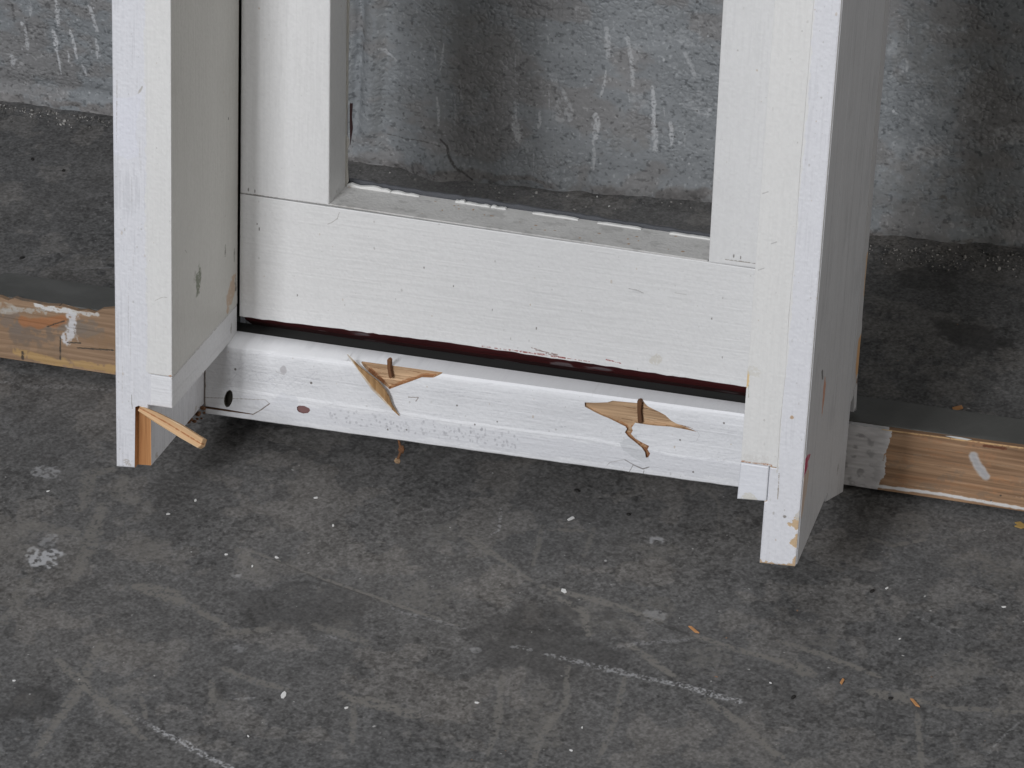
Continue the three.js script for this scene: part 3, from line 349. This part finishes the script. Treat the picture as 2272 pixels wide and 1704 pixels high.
// sash with its pane
{
  const sash = groupOf('sash', win);
  const st = paint(.04, .15, .1, .4, [211, 211, 210], { seed: 311, streaks: 6, spots: .6 }); st.line([[.0494, .1795], [.0620, .1797], [.09, .1793], [.123, .1793]], .0009, [128, 122, 114], .8, .8, 500, .38, -.3); st.blob(.056, .1835, .0006, .002, [96, 92, 88], .7); st.blob(.0615, .183, .0005, .0018, [96, 92, 88], .7);
  const sr = paint(-.21, .15, .07, .4, [196, 194, 188], { seed: 316, streaks: 6, spots: 1 });
  mesh('stile', uvm(prism([[.0488, .1790], [.1242, .1790], [.1224, .35], [.1222, H - .06], [.0488, H - .06]], -.206, -.155, .0013), st), st.mat(.5, .0004), sash);
  mesh('stile', uvm(prism([[.4362, .1750], [.4985, .1754], [.4985, H - .06], [.4325, H - .06], [.4340, .39]], -.206, -.155, .0013), st), st.mat(.5, .0004), sash);
  const rl = paint(.04, .06, .47, .13, [212, 212, 211], { seed: 321, streaks: 7, spots: 1.2, dir: 'h', ppm: 2200 });
  rl.line([[.374, .1435], [.380, .1432], [.3855, .1415]], .0009, [150, 148, 146], .8, .4); rl.blob(.3795, .1418, .004, .0018, [196, 196, 196], .6, .4, 300);
  rl.line([[.1330, .1745], [.1315, .169], [.1270, .165], [.1235, .163]], .0005, [140, 136, 130], .8, .3, 700);
  rl.line([[.411, .1455], [.4205, .1450]], .0007, [176, 174, 170], .7); rl.blob(.399, .0855, .005, .005, [196, 192, 182], .7, .5, 300, .3);
  for (const [x, y] of [[.0635, .1545], [.0655, .1510], [.0655, .1500], [.205, .137], [.0985, .097], [.23, .1245], [.3, .098], [.263, .1085], [.442, .128], [.4525, .096]]) rl.blob(x, y, .0005, .0011, [110, 106, 102], .85, .3, 800);
  for (const [x0, x1, y] of [[.300, .318, .0790], [.309, .325, .0772], [.3585, .3705, .0795], [.2965, .305, .0805]]) rl.line([[x0, y], [(x0 + x1) / 2, y - .0006], [x1, y - .0014]], .0009, x0 > .35 ? [132, 44, 40] : [120, 96, 92], .8, .9, 500, .4, -.2);
  rl.line([[.255, .0755], [.30, .0758], [.345, .0756]], .0016, [128, 52, 46], .8, .9, 300, .46, -.15, .5);
  const bottom = []; for (let i = 0; i <= 90; i++) { const t = i / 90, x = lerp(.4985, .0488, t); const y = x > .24 ? lerp(.0742, .0731, (x - .24) / .23) : lerp(.0705, .0742, (x - .05) / .19); bottom.push([x, y + .0014 * (fbm(x * 220, 1, 3, 329) - .5)]); }
  const rail = mesh('bottom_rail', uvm(prism([...bottom, [.0488, .1786], [.4985, .1746]], -.206, -.1552, .0006), rl), rl.mat(.5, .0005), sash);
  const lip = uvm(prismX([[-.1562, .0738], [-.1665, .0632], [-.202, .0400], [-.202, .0738]].reverse(), .0500, .4980, .0008), redPaint.userData.sheet);
  mesh('drip_lip', lip, redPaint, sash).userData.label = 'dark red painted underside of the rail';
  // ledge in front of the pane, dusty, and ragged old putty
  const lg = new Sheet(.11, -.21, .34, .06, 2600, (x, y) => { const k = fbm(x * 30, y * 60, 4, 341), f = fbm(x * 500, y * 500, 3, 342), d = smooth(.60, .72, fbm(x * 90, y * 120, 3, 343)); const v = 190 + (k - .5) * 18 + (f - .5) * 14 - d * 16; return [v, v - 1, v - 4, .5 + (f - .5) * .5]; }, 341);
  { const r = rng(7); for (let i = 0; i < 26; i++) lg.blob(.125 + .3 * r(), -.20 + .04 * r(), .0006 + .0016 * r() * r(), .0005 + .001 * r(), [150, 112, 78], .7, .5, 700); lg.line([[.124, -.156], [.18, -.1558]], .001, [150, 146, 140], .5, .6, 300, .4); }
  const cover = prism([[.1236, .1789], [.4355, .1750], [.4355, .1763], [.1236, .1802]], -.2025, -.1562, .0004);
  mesh('glazing_ledge', uvm(cover, lg, 't'), lg.mat(.7, .0007), sash);
  const putty = new THREE.MeshStandardMaterial({ color: 0xcfcfcc, roughness: .8 }), greyPutty = new THREE.MeshStandardMaterial({ color: 0x46484d, roughness: .8 });
  const yl = x => lerp(.1806, .1768, (x - .1242) / .31);
  const runs = [[.1255, .1628, .0036], [.1630, .187, .0022], [.2175, .226, .0034], [.226, .2465, .0016], [.2475, .2600, .0024], [.2820, .3200, .0017], [.336, .372, .0012], [.395, .433, .0016]];
  for (const [a, b, h] of runs) { const up = [], n = 10; for (let i = 0; i <= n; i++) { const x = lerp(b, a, i / n); up.push([x, yl(x) + h * .75 * (-.1 + 1.4 * fbm(x * 300, h * 900, 4, 351)) * (i === 0 || i === n ? .4 : 1)]); } mesh('putty_ridge', prism([[a, yl(a) - .0022], [b, yl(b) - .0022], ...up], -.2012, -.1975, .0004), putty, sash); }
  { const up = [], lo = []; for (let i = 0; i <= 60; i++) { const x = lerp(.1245, .434, i / 60); lo.push([x, yl(x) - .0025]); up.unshift([x, yl(x) + lerp(.0038, .0018, i / 60) * (.55 + .8 * fbm(x * 160, 4, 3, 357))]); } mesh('outer_putty', prism([...lo, ...up], -.2068, -.2034, .0004), greyPutty, sash); }
  { const e = []; for (let i = 0; i <= 50; i++) { const y = lerp(.1802, .38, i / 50); const w = y < .222 ? .0030 : .0014; e.push([.1228 + w * (.4 + 1.1 * fbm(y * 190, 8, 3, 359)), y]); } mesh('side_putty', prism([[.1215, .38], [.1215, .1802], ...e], -.2012, -.1985, .0004), new THREE.MeshStandardMaterial({ color: 0xb9b6ae, roughness: .8 }), sash); }
  mesh('red_residue', prism([[.1250, .2500], [.1275, .2500], [.1270, .2380], [.1280, .2290], [.1262, .2140], [.1255, .2285]], -.2046, -.2034, .0002), redPaint, sash);
  const glass = new THREE.MeshPhysicalMaterial({ color: 0xffffff, roughness: .02, transmission: 1, thickness: 0, ior: 1.5 });
  mesh('glass_pane', (() => { const g = new THREE.PlaneGeometry(.3155, H - .2755); g.translate(.27925, (.1755 + H - .1) / 2, -.2022); return g; })(), glass, sash).userData.label = 'clear glass pane';
}
// sill: white inner nosing, dark weathered rear part with long horns
{
  const N = 60, s = paint(.02, -.02, .51, .09, [214, 215, 217], { seed: 411, streaks: 7, spots: 2.2, dir: 'h', ppm: 2600, blotch: 12 });
  // old flattened coat boundary, grime dots, diagonal brush work
  { const r = rng(41), W = [226, 227, 229], G = [176, 177, 182];
    for (let i = 0; i < 240; i++) { const x = .03 + .48 * r(), y = .008 + .044 * r(); s.line([[x, y], [x + .012 + .02 * r(), y + .003 + .004 * r()]], .0006 + .0006 * r(), r() < .5 ? G : W, .16 + .2 * r(), .5, 600, .4, 0, .7); }
    s.line(D.RIDGE, .0030, W, .8, .4, 250, .2, .25); s.line([[.03, .0545], [.15, .0548], [.3, .0575], [.52, .0612]], .0042, [229, 230, 232], .75, .35, 160, .15, .1);
    s.poly([[.055, .0115], [.15, .0125], [.24, .0145], [.34, .016], [.48, .018], [.52, .016], [.52, .004], [.34, .000], [.2, -.002], [.1, -.0035]], [199, 200, 204], .5, .003, 90);
    for (let i = 0; i < 150; i++) { const x = .135 + .16 * r(), row = r() * 4; s.blob(x, -.0005 + (x - .135) * .016 + row * .0032 + .0008 * r(), .0007 + .0006 * r(), .0009 + .0007 * r(), [158, 158, 162], .2 + .35 * r(), .5, 700); }
    for (let i = 0; i < 60; i++) { const x = .045 + .08 * r(); s.line([[x, .02 + .02 * r()], [x + .012, .024 + .02 * r()]], .0007, G, .3, .5, 600, .4); }
    s.blob(.0955, .0395, .0030, .0046, [178, 176, 178], .85, .3, 300); s.line([[.0895, .0375], [.096, .0362]], .0016, [184, 183, 184], .8, .5, 400);
    s.blob(.0985, .0140, .012, .006, [186, 188, 194], .35, .5, 200);
    for (const k of [3, 4]) s.blob(D.KNOT[k][0], D.KNOT[k][1], .0011, .0012, [96, 92, 88], .9, .2, 600, 0, -.2);
    for (const [x, y] of [[.277, .0225], [.243, .0315], [.2585, .0170], [.4275, .0305], [.1855, .001], [.2015, .0035], [.44, .0045], [.462, .051]]) s.blob(x, y, .0008, .0009, [92, 88, 84], .85, .3, 700);
    s.poly([[.378, .0200], [.384, .0240], [.392, .0290], [.396, .0210], [.403, .0140], [.405, .0075], [.398, .0065], [.390, .0095], [.382, .0145]], [184, 186, 188], .6, .0012, 300, -.1);
    s.line([[.384, .0060], [.392, .0025], [.399, .0005], [.404, .003]], .0011, [116, 112, 110], .85, .5, 500); s.line([[.3835, .0062], [.372, .002], [.3695, -.001]], .0005, [150, 146, 144], .8); s.line([[.391, .0028], [.388, -.004]], .0006, [120, 116, 114], .8); s.line([[.400, -.001], [.399, -.006]], .0006, [120, 116, 114], .8);
    s.line(D.CRACK.slice(3, 8), .0006, [140, 134, 128], .75, .3, 500); s.line(D.CRACK.slice(2, 5), .0010, [92, 80, 72], .85, .4, 500);
    s.line([[.422, .044], [.4305, .0432], [.4385, .0418]], .0008, [120, 96, 78], .9, .3, 500, 0, 0, .6); s.line([[.4405, .0412], [.443, .037], [.4405, .031]], .0004, [170, 168, 166], .6);
    s.line([[.1420, .0602], [.1495, .0597]], .0009, [126, 118, 110], .8); s.line([[.373, .0480], [.3775, .0472]], .0008, [126, 118, 110], .8);
    s.line([[.202, .0325], [.2105, .0335], [.2085, .0300]], .0009, [130, 122, 116], .8);
    s.line([[.0275, .05], [.0278, .02], [.028, -.01]], .0016, [90, 76, 66], .7, .6, 400);
  }
  const sm = s.mat(.6, .0007);
  const xs = []; for (let i = 0; i <= N; i++) xs.push(lerp(.0275, .5198, i / N));
  const prof = x => { const t = (x - .0275) / .49, yb = lerp(-.0098, -.0026, t) + .0006 * (fbm(x * 160, 5, 2, 415) - .5), ya = lerp(.0535, .0608, t), yt = lerp(.0568, .0588, t), w = .0005 * (fbm(x * 30, 2, 3, 416) - .5), rg = lerp(.0128, .0185, t);
    return [[-.1562, yb], [-.1308, yb], [-.1298, yb + .0010], [-.1300 + w, rg - .001], [-.1306 + w, rg + .0015], [-.1306 + w, lerp(rg, ya, .6)], [-.1300 + w, ya - .0035], [-.1308, ya - .0012], [-.1325, ya + .0004], [-.136, lerp(ya, yt, .3)], [-.1562, yt]]; };
  const pos = [], add = (a, b, c) => pos.push(...a, ...b, ...c), P = xs.map(x => prof(x).map(p => [x, p[1], p[0]])), K = P[0].length;
  for (let i = 0; i < N; i++) for (let k = 0; k < K; k++) { const a = P[i][k], b = P[i + 1][k], c = P[i + 1][(k + 1) % K], d = P[i][(k + 1) % K]; add(a, c, d); add(a, b, c); }
  const tri = THREE.ShapeUtils.triangulateShape(P[0].map(p => new THREE.Vector2(p[2], p[1])), []);
  for (const [a, b, c] of tri) { add(P[0][a], P[0][b], P[0][c]); add(P[N][a], P[N][c], P[N][b]); }
  let g = new THREE.BufferGeometry(); g.setAttribute('position', new THREE.BufferAttribute(new Float32Array(pos), 3)); g.computeVertexNormals();
  // outward check
  { let v = 0; for (let i = 0; i < pos.length; i += 9) { const a = new THREE.Vector3(pos[i], pos[i + 1], pos[i + 2]), b = new THREE.Vector3(pos[i + 3], pos[i + 4], pos[i + 5]), c = new THREE.Vector3(pos[i + 6], pos[i + 7], pos[i + 8]); v += a.dot(b.cross(c)); } if (v < 0) { const p = g.attributes.position.array; for (let i = 0; i < p.length; i += 9) for (let k = 0; k < 3; k++) { const t = p[i + 3 + k]; p[i + 3 + k] = p[i + 6 + k]; p[i + 6 + k] = t; } g.computeVertexNormals(); } }
  s.poly([[.02, .0562], [.15, .0568], [.3, .0598], [.53, .0636], [.53, .07], [.02, .07]], [199, 198, 194], .8, .0012, 200);
  g = toCreasedNormals(g, .7); g = uvm(g, s, 'f');
  let b = brush(solid(g), sm);
  const tornS = wood(.02, -.02, .51, .09, [178, 148, 116], { seed: 421, ppm: 2600, amp: 1.3 }); tornS.line(D.WOUND_R.slice(20, 38), .003, [150, 104, 66], .7, .5, 300, .3); tornS.line(D.WOUND_L.slice(6, 11), .0035, [146, 98, 60], .7, .5, 300, .2); tornS.line(D.WOUND_R.slice(24, 30), .006, [122, 78, 48], .8, .5, 300, .3); tornS.line([[.168, .051], [.176, .045], [.182, .0385]], .002, [120, 72, 40], .7, .6, 400, .35);
  { const r = rng(88); for (let i = 0; i < 150; i++) { const x = (i % 2 ? .155 : .375) + .065 * r(), y = .030 + .028 * r(); tornS.line([[x, y], [x + .006 + .012 * r(), y - .001 * r()]], .0004 + .0006 * r(), r() < .6 ? [128, 92, 62] : [206, 182, 150], .35 + .4 * r(), .5, 600, .3, -.2, .8); } }
  const tornM = tornS.mat(.85, .0016);
  const darkS = new THREE.MeshStandardMaterial({ color: 0x4a463e, roughness: .9 });
  const cutters = [[prism(D.WOUND_R, -.1332, -.12, 0), tornM, tornS], [prism(D.WOUND_L, -.1350, -.12, 0), tornM, tornS]];
  const kx = D.KNOT[0][0], ky = D.KNOT[0][1], oval = []; for (let i = 0; i < 18; i++) { const a = i / 18 * Math.PI * 2; oval.push([kx + .0036 * Math.cos(a) + .0012 * Math.sin(a), ky + .0078 * Math.sin(a)]); }
  cutters.push([prism(oval, -.137, -.12, 0), darkS, s]);
  const rx = D.KNOT[1][0], ry = D.KNOT[1][1], chip = [[-.0052, .002], [-.0036, .0035], [.001, .0040], [.0055, .0024], [.0062, .0006], [.0045, -.0018], [.0005, -.0030], [-.0036, -.0022], [-.0050, -.0006]].map(p => [rx + p[0], ry + p[1]]);
  cutters.push([prism(chip, -.1316, -.12, 0), new THREE.MeshStandardMaterial({ color: 0x7a5a58, roughness: .7 }), s]);
  const c = D.CRACK; cutters.push([prism([[.0200, c[0][1] + .0012], [c[0][0], c[0][1] + .0010], [c[1][0], c[1][1] + .0008], [c[2][0], c[2][1] + .0003], [c[2][0], c[2][1] - .0004], [c[1][0], c[1][1] - .0010], [c[0][0], c[0][1] - .0012], [.0200, c[0][1] - .0014]], -.150, -.12, 0), new THREE.MeshStandardMaterial({ color: 0x7a5a40, roughness: .9 }), s]);
  for (const [cg, cm, cs] of cutters) b = ev.evaluate(b, brush(solid(uvm(cg, cs, 'f')), cm), SUBTRACTION);
  const sill = mesh('sill', b.geometry, b.material, win); sill.userData.label = 'white painted sill with two torn wounds of bare wood';
  // lifted sliver, staples, bent nail
  const sv = D.SLIVER, sg = prism(sv, -.1308, -.1290, .0003); { const p = sg.attributes.position; for (let i = 0; i < p.count; i++) { const t = clamp((p.getX(i) - sv[0][0]) / (sv[7][0] - sv[0][0])); p.setZ(i, p.getZ(i) + .0045 * Math.sin(Math.PI * t) + .002 + (p.getZ(i) > -.13 ? .0012 * Math.sin(Math.PI * t) : 0)); } sg.computeVertexNormals(); }
  const svS = wood(.14, -.01, .08, .09, [158, 124, 84], { seed: 431, ppm: 4000, dir: 'v' }); svS.line([sv[0], sv[10], sv[9], sv[8]], .0024, [218, 212, 200], .9, .2);
  mesh('lifted_sliver', uvm(sg, svS, 'f'), svS.mat(.8, .0006), sill);
  for (const [k, w, dz] of [['STAPLE_L', .0030, .0030], ['STAPLE_R', .0034, .0036]]) { const [a, e] = D[k]; mesh('rusty_staple', prism([[a[0] - w * .5, a[1]], [a[0] + w * .1, a[1] + .001], [a[0] + w * .6, a[1] - .0004], [a[0] + w * .55, (a[1] + e[1]) / 2], [e[0] + w * .7, e[1] + .0004], [e[0] + w * .1, e[1] - .0010], [e[0] - w * .35, e[1]], [a[0] - w * .35, (a[1] + e[1]) / 2]], -.1345, -.1345 + dz + .0022, .0005), rustMat, sill); }
  { const [p0, p1, p2] = D.HANG; const cv = new THREE.CatmullRomCurve3([new THREE.Vector3(p0[0], p0[1] + .012, -.136), new THREE.Vector3(p0[0] + .001, p0[1], -.135), new THREE.Vector3(p1[0], p1[1], -.133), new THREE.Vector3(p2[0], p2[1], -.132)]);
    const n = new THREE.TubeGeometry(cv, 14, .0011, 7); const chipG = new THREE.IcosahedronGeometry(.0026, 0); chipG.scale(1.2, 1.1, .7); chipG.translate(p2[0], p2[1] - .0004, -.132); const c2 = new THREE.IcosahedronGeometry(.0028, 0); c2.scale(1.1, 1.5, .8); c2.translate(p1[0] + .0008, p1[1] + .0015, -.133); const c3 = new THREE.IcosahedronGeometry(.0032, 0); c3.scale(1.6, .8, .8); c3.translate(p0[0], p0[1] + .001, -.135);
    mesh('bent_nail', mergeGeometries([n, c2, c3].map(q => q.index ? q.toNonIndexed() : q)), rustMat, sill); mesh('wood_crumb', chipG, rawWood, sill); }
  { const r = rng(66), gs = []; for (let i = 0; i < 9; i++) { const q = new THREE.IcosahedronGeometry(.0012 + .0018 * r(), 0); q.scale(1, .6 + r() * .8, .7); q.rotateX(r() * 3); q.translate(.0285 + .006 * (r() - .5) - i * .0006, -.0085 + .012 * r() - .004, -.128 + .006 * r() + i * .002); gs.push(q); } mesh('corner_crumbs', mergeGeometries(gs), rustMat, sill); }

  // rear sill with horns
  const zf = -.23, zb = -.286, yb = -.036;
  const hw = wood(-.30, -.045, 1.1, .08, [136, 107, 81], { seed: 441, ppm: 1850, amp: 1.1 });
  { const A = D.HLM, B = D.HRM, K = [60, 54, 48];
    hw.poly([[-.3, .03], [-.075, .03], [-.075, -.045], [-.3, -.045]], [146, 124, 102], .45, .004, 60);
    for (const [x, y, rx, ry, c, a] of [[-.165, -.008, .03, .012, [112, 100, 90], .7], [-.13, .004, .02, .006, [120, 112, 104], .6], [-.115, .002, .016, .01, [122, 110, 98], .7], [-.16, -.026, .03, .008, [128, 108, 88], .5], [-.1, -.006, .02, .008, [140, 112, 84], .6], [-.185, .0, .012, .012, [120, 108, 98], .7], [-.19, .012, .012, .006, [176, 168, 156], .6]]) hw.blob(x, y, rx, ry, c, a, .6, 90, .35);
    hw.line(A.red, .012, [160, 106, 68], .8, .5, 120, .12); hw.line(A.tan, .009, [176, 144, 96], .85, .5, 160, .3); hw.line(A.white, .006, [206, 206, 204], .95, .7, 260, .25, .2); hw.line(A.white2, .013, [204, 204, 206], .9, .7, 220, .36, .2); hw.line(A.white3, .005, [196, 196, 192], .85, .7, 300, .3); hw.line(A.grey, .006, [176, 174, 168], .7, .7, 250, .35);
    for (const k of ['black1', 'black2', 'black3', 'black4', 'notch']) hw.line(A[k], k === 'notch' ? .003 : .0014, K, .85, .5, 400, .25, -.3);
    { const r = rng(91); for (let i = 0; i < 120; i++) { const x = .575 + .22 * r(), y = -.032 + .05 * r(), l = .006 + .03 * r(); hw.line([[x, y], [x + l * .5, y + .0006 * (r() - .5)], [x + l, y]], .0006 + .0014 * r(), r() < .5 ? [104, 84, 66] : r() < .6 ? [164, 116, 78] : [150, 132, 112], .25 + .35 * r(), .5, 300, .38, 0, .7); } for (let i = 0; i < 26; i++) hw.blob(.58 + .2 * r(), -.03 + .05 * r(), .004 + .010 * r(), .002 + .004 * r(), r() < .5 ? [112, 98, 84] : [160, 116, 82], .35, .6, 160, .4); }
    const [e0] = B.edge; hw.poly([[.54, .03], [e0[0] + .001, .03], ...B.edge.map(p => [p[0] + .0015, p[1]]), [.573, -.045], [.54, -.045]], [196, 196, 198], .95, .0022, 260, .15, (x, y) => { const v = 200 + 34 * (fbm(x * 120, y * 500, 3, 447) - .5) - 46 * smooth(.54, .74, fbm(x * 150, y * 200, 4, 448)) * smooth(.583, .555, x); return [v, v, v + 2]; });
    hw.line(B.grey, .009, [168, 168, 170], .9, .3, 200); hw.line(B.grey, .004, [150, 150, 152], .6, .5, 300); hw.line(B.dark, .003, [92, 50, 30], .85, .5, 300, .2); hw.line(B.white_bottom, .0034, [204, 204, 204], .95, .35, 260, .1, .2); hw.line([[.575, .0188], [.63, .0195], [.70, .0205]], .0016, [206, 172, 122], .8, .5, 300, .3);
    hw.line([[.59, -.02], [.63, -.021], [.70, -.019]], .005, [150, 110, 78], .45, .6, 90, .3); for (const [x, y] of [[.6755, -.0245], [.6680, -.0305]]) hw.blob(x, y, .0010, .0009, K, .9); }
  const hwM = hw.mat(.78, .0008);
  const ht = D.HT.filter(p => p[0] < -.075), x1 = .82, frontTop = [[-.262, .0205], ...ht.map(p => [p[0], Math.min(p[1], .0262)]), [-.06, .0195], [.3, .0185], [.58, .0192], [.70, .0212], [x1, .0215]];
  const topR = .0220, left = prism([[-.262, yb], [x1, yb], ...frontTop.slice().reverse()], zf - .006, zf, .0006);
  const fm = mesh('sill_horn_face', uvm(left, hw), hwM, win); fm.userData.label = 'bare weathered wood face of the long rear sill';
  const bodyG = (() => { const sh = [[-.2555, -(zf - .0062)], [x1, -(zf - .0062)], [x1, -zb], [-.2105, -zb]]; const g = prism(sh, yb, .0200, .0008); g.rotateX(-Math.PI / 2); return g; })();   // outline in (x,-z)
  // rotateX(-90): (x,y,z)->(x,z,-y); mirror so that depth keeps its sign
  bodyG.scale(1, 1, 1); { const p = bodyG.attributes.position; let flip = false; for (let i = 0; i < p.count; i++) if (p.getZ(i) > 0) flip = true; if (flip) throw new Error('horn'); }
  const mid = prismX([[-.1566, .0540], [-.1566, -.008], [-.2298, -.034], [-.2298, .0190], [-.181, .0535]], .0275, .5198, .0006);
  mesh('shaded_sill_slope', uvm(mid, darkPaint), new THREE.MeshStandardMaterial({ color: 0x3c3d3c, roughness: .75 }), win);  // shade of the slot under the rail put into this darker grey
  mesh('rear_sill', uvm(bodyG, darkPaint), darkPaintM, win).userData.label = 'dark grey painted top of the rear sill';
  // paint scuffs on the right horn's top arris
  mesh('paint_scuff', prism([[.6262, .0212], [.6300, .0218], [.6390, .0219], [.6475, .0214], [.6440, .0203], [.6350, .0204]], zf - .0002, zf + .0004, 0), new THREE.MeshStandardMaterial({ color: 0xb9bab8, roughness: .8 }), fm);
}

// ---------------------------------------------------------------- small litter on the floor
{
  const r = rng(17), white = new THREE.MeshStandardMaterial({ color: 0xd8d8d6, roughness: .7 }), tan = orangeWood, dark = new THREE.MeshStandardMaterial({ color: 0x1d1b19, roughness: .8 }), leafM = new THREE.MeshStandardMaterial({ color: 0x9c8048, roughness: .8 });
  const chipShape = (rx, ry, n = 7) => { const p = []; for (let i = 0; i < n; i++) { const a = i / n * Math.PI * 2, k = .7 + .5 * r(); p.push([rx * k * Math.cos(a), ry * k * Math.sin(a)]); } return p; };
  const lay = (name, geo, mat, x, z, h, label, cat, group) => { geo.rotateX(-Math.PI / 2); const m = mesh(numbered(name), geo, mat, scene); m.position.set(x, 0.0002, z); m.rotation.y = r() * 3; tag(m, label, cat, group); return m; };
  D.FLAKE.forEach(([x, z], i) => { const s = i === 2 || i === 12 ? 1.7 : i === 11 ? 1.4 : .5 + .5 * r(); lay('paint_flake', prism(chipShape(.0024 * s, .0013 * s, 5 + i % 3), 0, .0007, .0001), white, x, z, 0, ({ 2: 'largest white paint flake, pointed, alone on the open floor at the bottom', 12: 'bright white paint flake lying on the long pale scratch', 11: 'squarish white paint flake on the floor below the sill' })[i] || 'speck of white paint lying loose on the grey concrete floor', 'paint flake', 'white paint flakes scattered on the floor'); });
  const chipLabels = ['orange wood chip on the long scratch below the right foot', 'smallest orange wood chip, out on the floor right of the white scrape', 'orange wood chip nearest the lower right corner of the floor', 'orange wood chip behind the right sill horn'];
  D.CHIP.forEach(([x, z], i) => lay('wood_chip', prism([[-.006, -.0008], [.0045, -.0014], [.0062, .0004], [-.003, .0012]].map(p => [p[0] * (i === 1 ? .6 : .95), p[1] * (i === 3 ? 2.2 : 1)]), 0, .0012, .0002), tan, x, z, 0, chipLabels[i], 'wood chip', 'orange wood chips on the floor'));
  D.DARK.forEach(([x, z], i) => lay('dark_crumb', (() => { const g = new THREE.IcosahedronGeometry(.0017, 1); g.scale(i % 3 ? 1.6 : 1.1, .9, .55); g.translate(0, 0, .0008); return g; })(), dark, x, z, 0, 'small black crumb lying on the concrete floor', 'crumb', 'black crumbs on the floor'));
  const lf = prism([[-.004, -.002], [-.001, -.005], [.002, -.003], [.0045, .001], [.002, .005], [0, .002], [-.003, .004]], 0, .0012, .0002);
  lay('dry_leaf', lf, leafM, D.LEAF[0], D.LEAF[1], 0, 'small yellow dry leaf scrap at the right edge of the floor', 'leaf');
  // grit along the foot of the wall
  const gg = new THREE.IcosahedronGeometry(1, 0), n = 900, inst = new THREE.InstancedMesh(gg, new THREE.MeshStandardMaterial({ color: 0xffffff, roughness: .9 }), n), M = new THREE.Matrix4(), Q = new THREE.Quaternion(), E = new THREE.Euler(), c = new THREE.Color();
  for (let i = 0; i < n; i++) { let x = r() < .45 ? .48 + .26 * r() : r() < .5 ? -.40 + .16 * r() : -.3 + 1.0 * r(); const z = wallFoot(x) + .012 + .03 * r() * r() + (x > .45 ? .03 * r() : 0), s = .0005 + .0013 * r() * r() * r(); E.set(r() * 6, r() * 6, r() * 6); M.compose(new THREE.Vector3(x, s * .5, z), Q.setFromEuler(E), new THREE.Vector3(s * (1 + r()), s, s * (1 + r()))); inst.setMatrixAt(i, M); const v = r() < .3 ? .26 + .2 * r() : .06 + .12 * r(); inst.setColorAt(i, c.setRGB(v, v * .97, v * .92)); }
  inst.name = 'grit'; inst.castShadow = inst.receiveShadow = true; inst.userData = { kind: 'stuff', label: 'pale and dark grit along the foot of the wall', category: 'grit' }; scene.add(inst);
}
renderer.render(scene, camera);
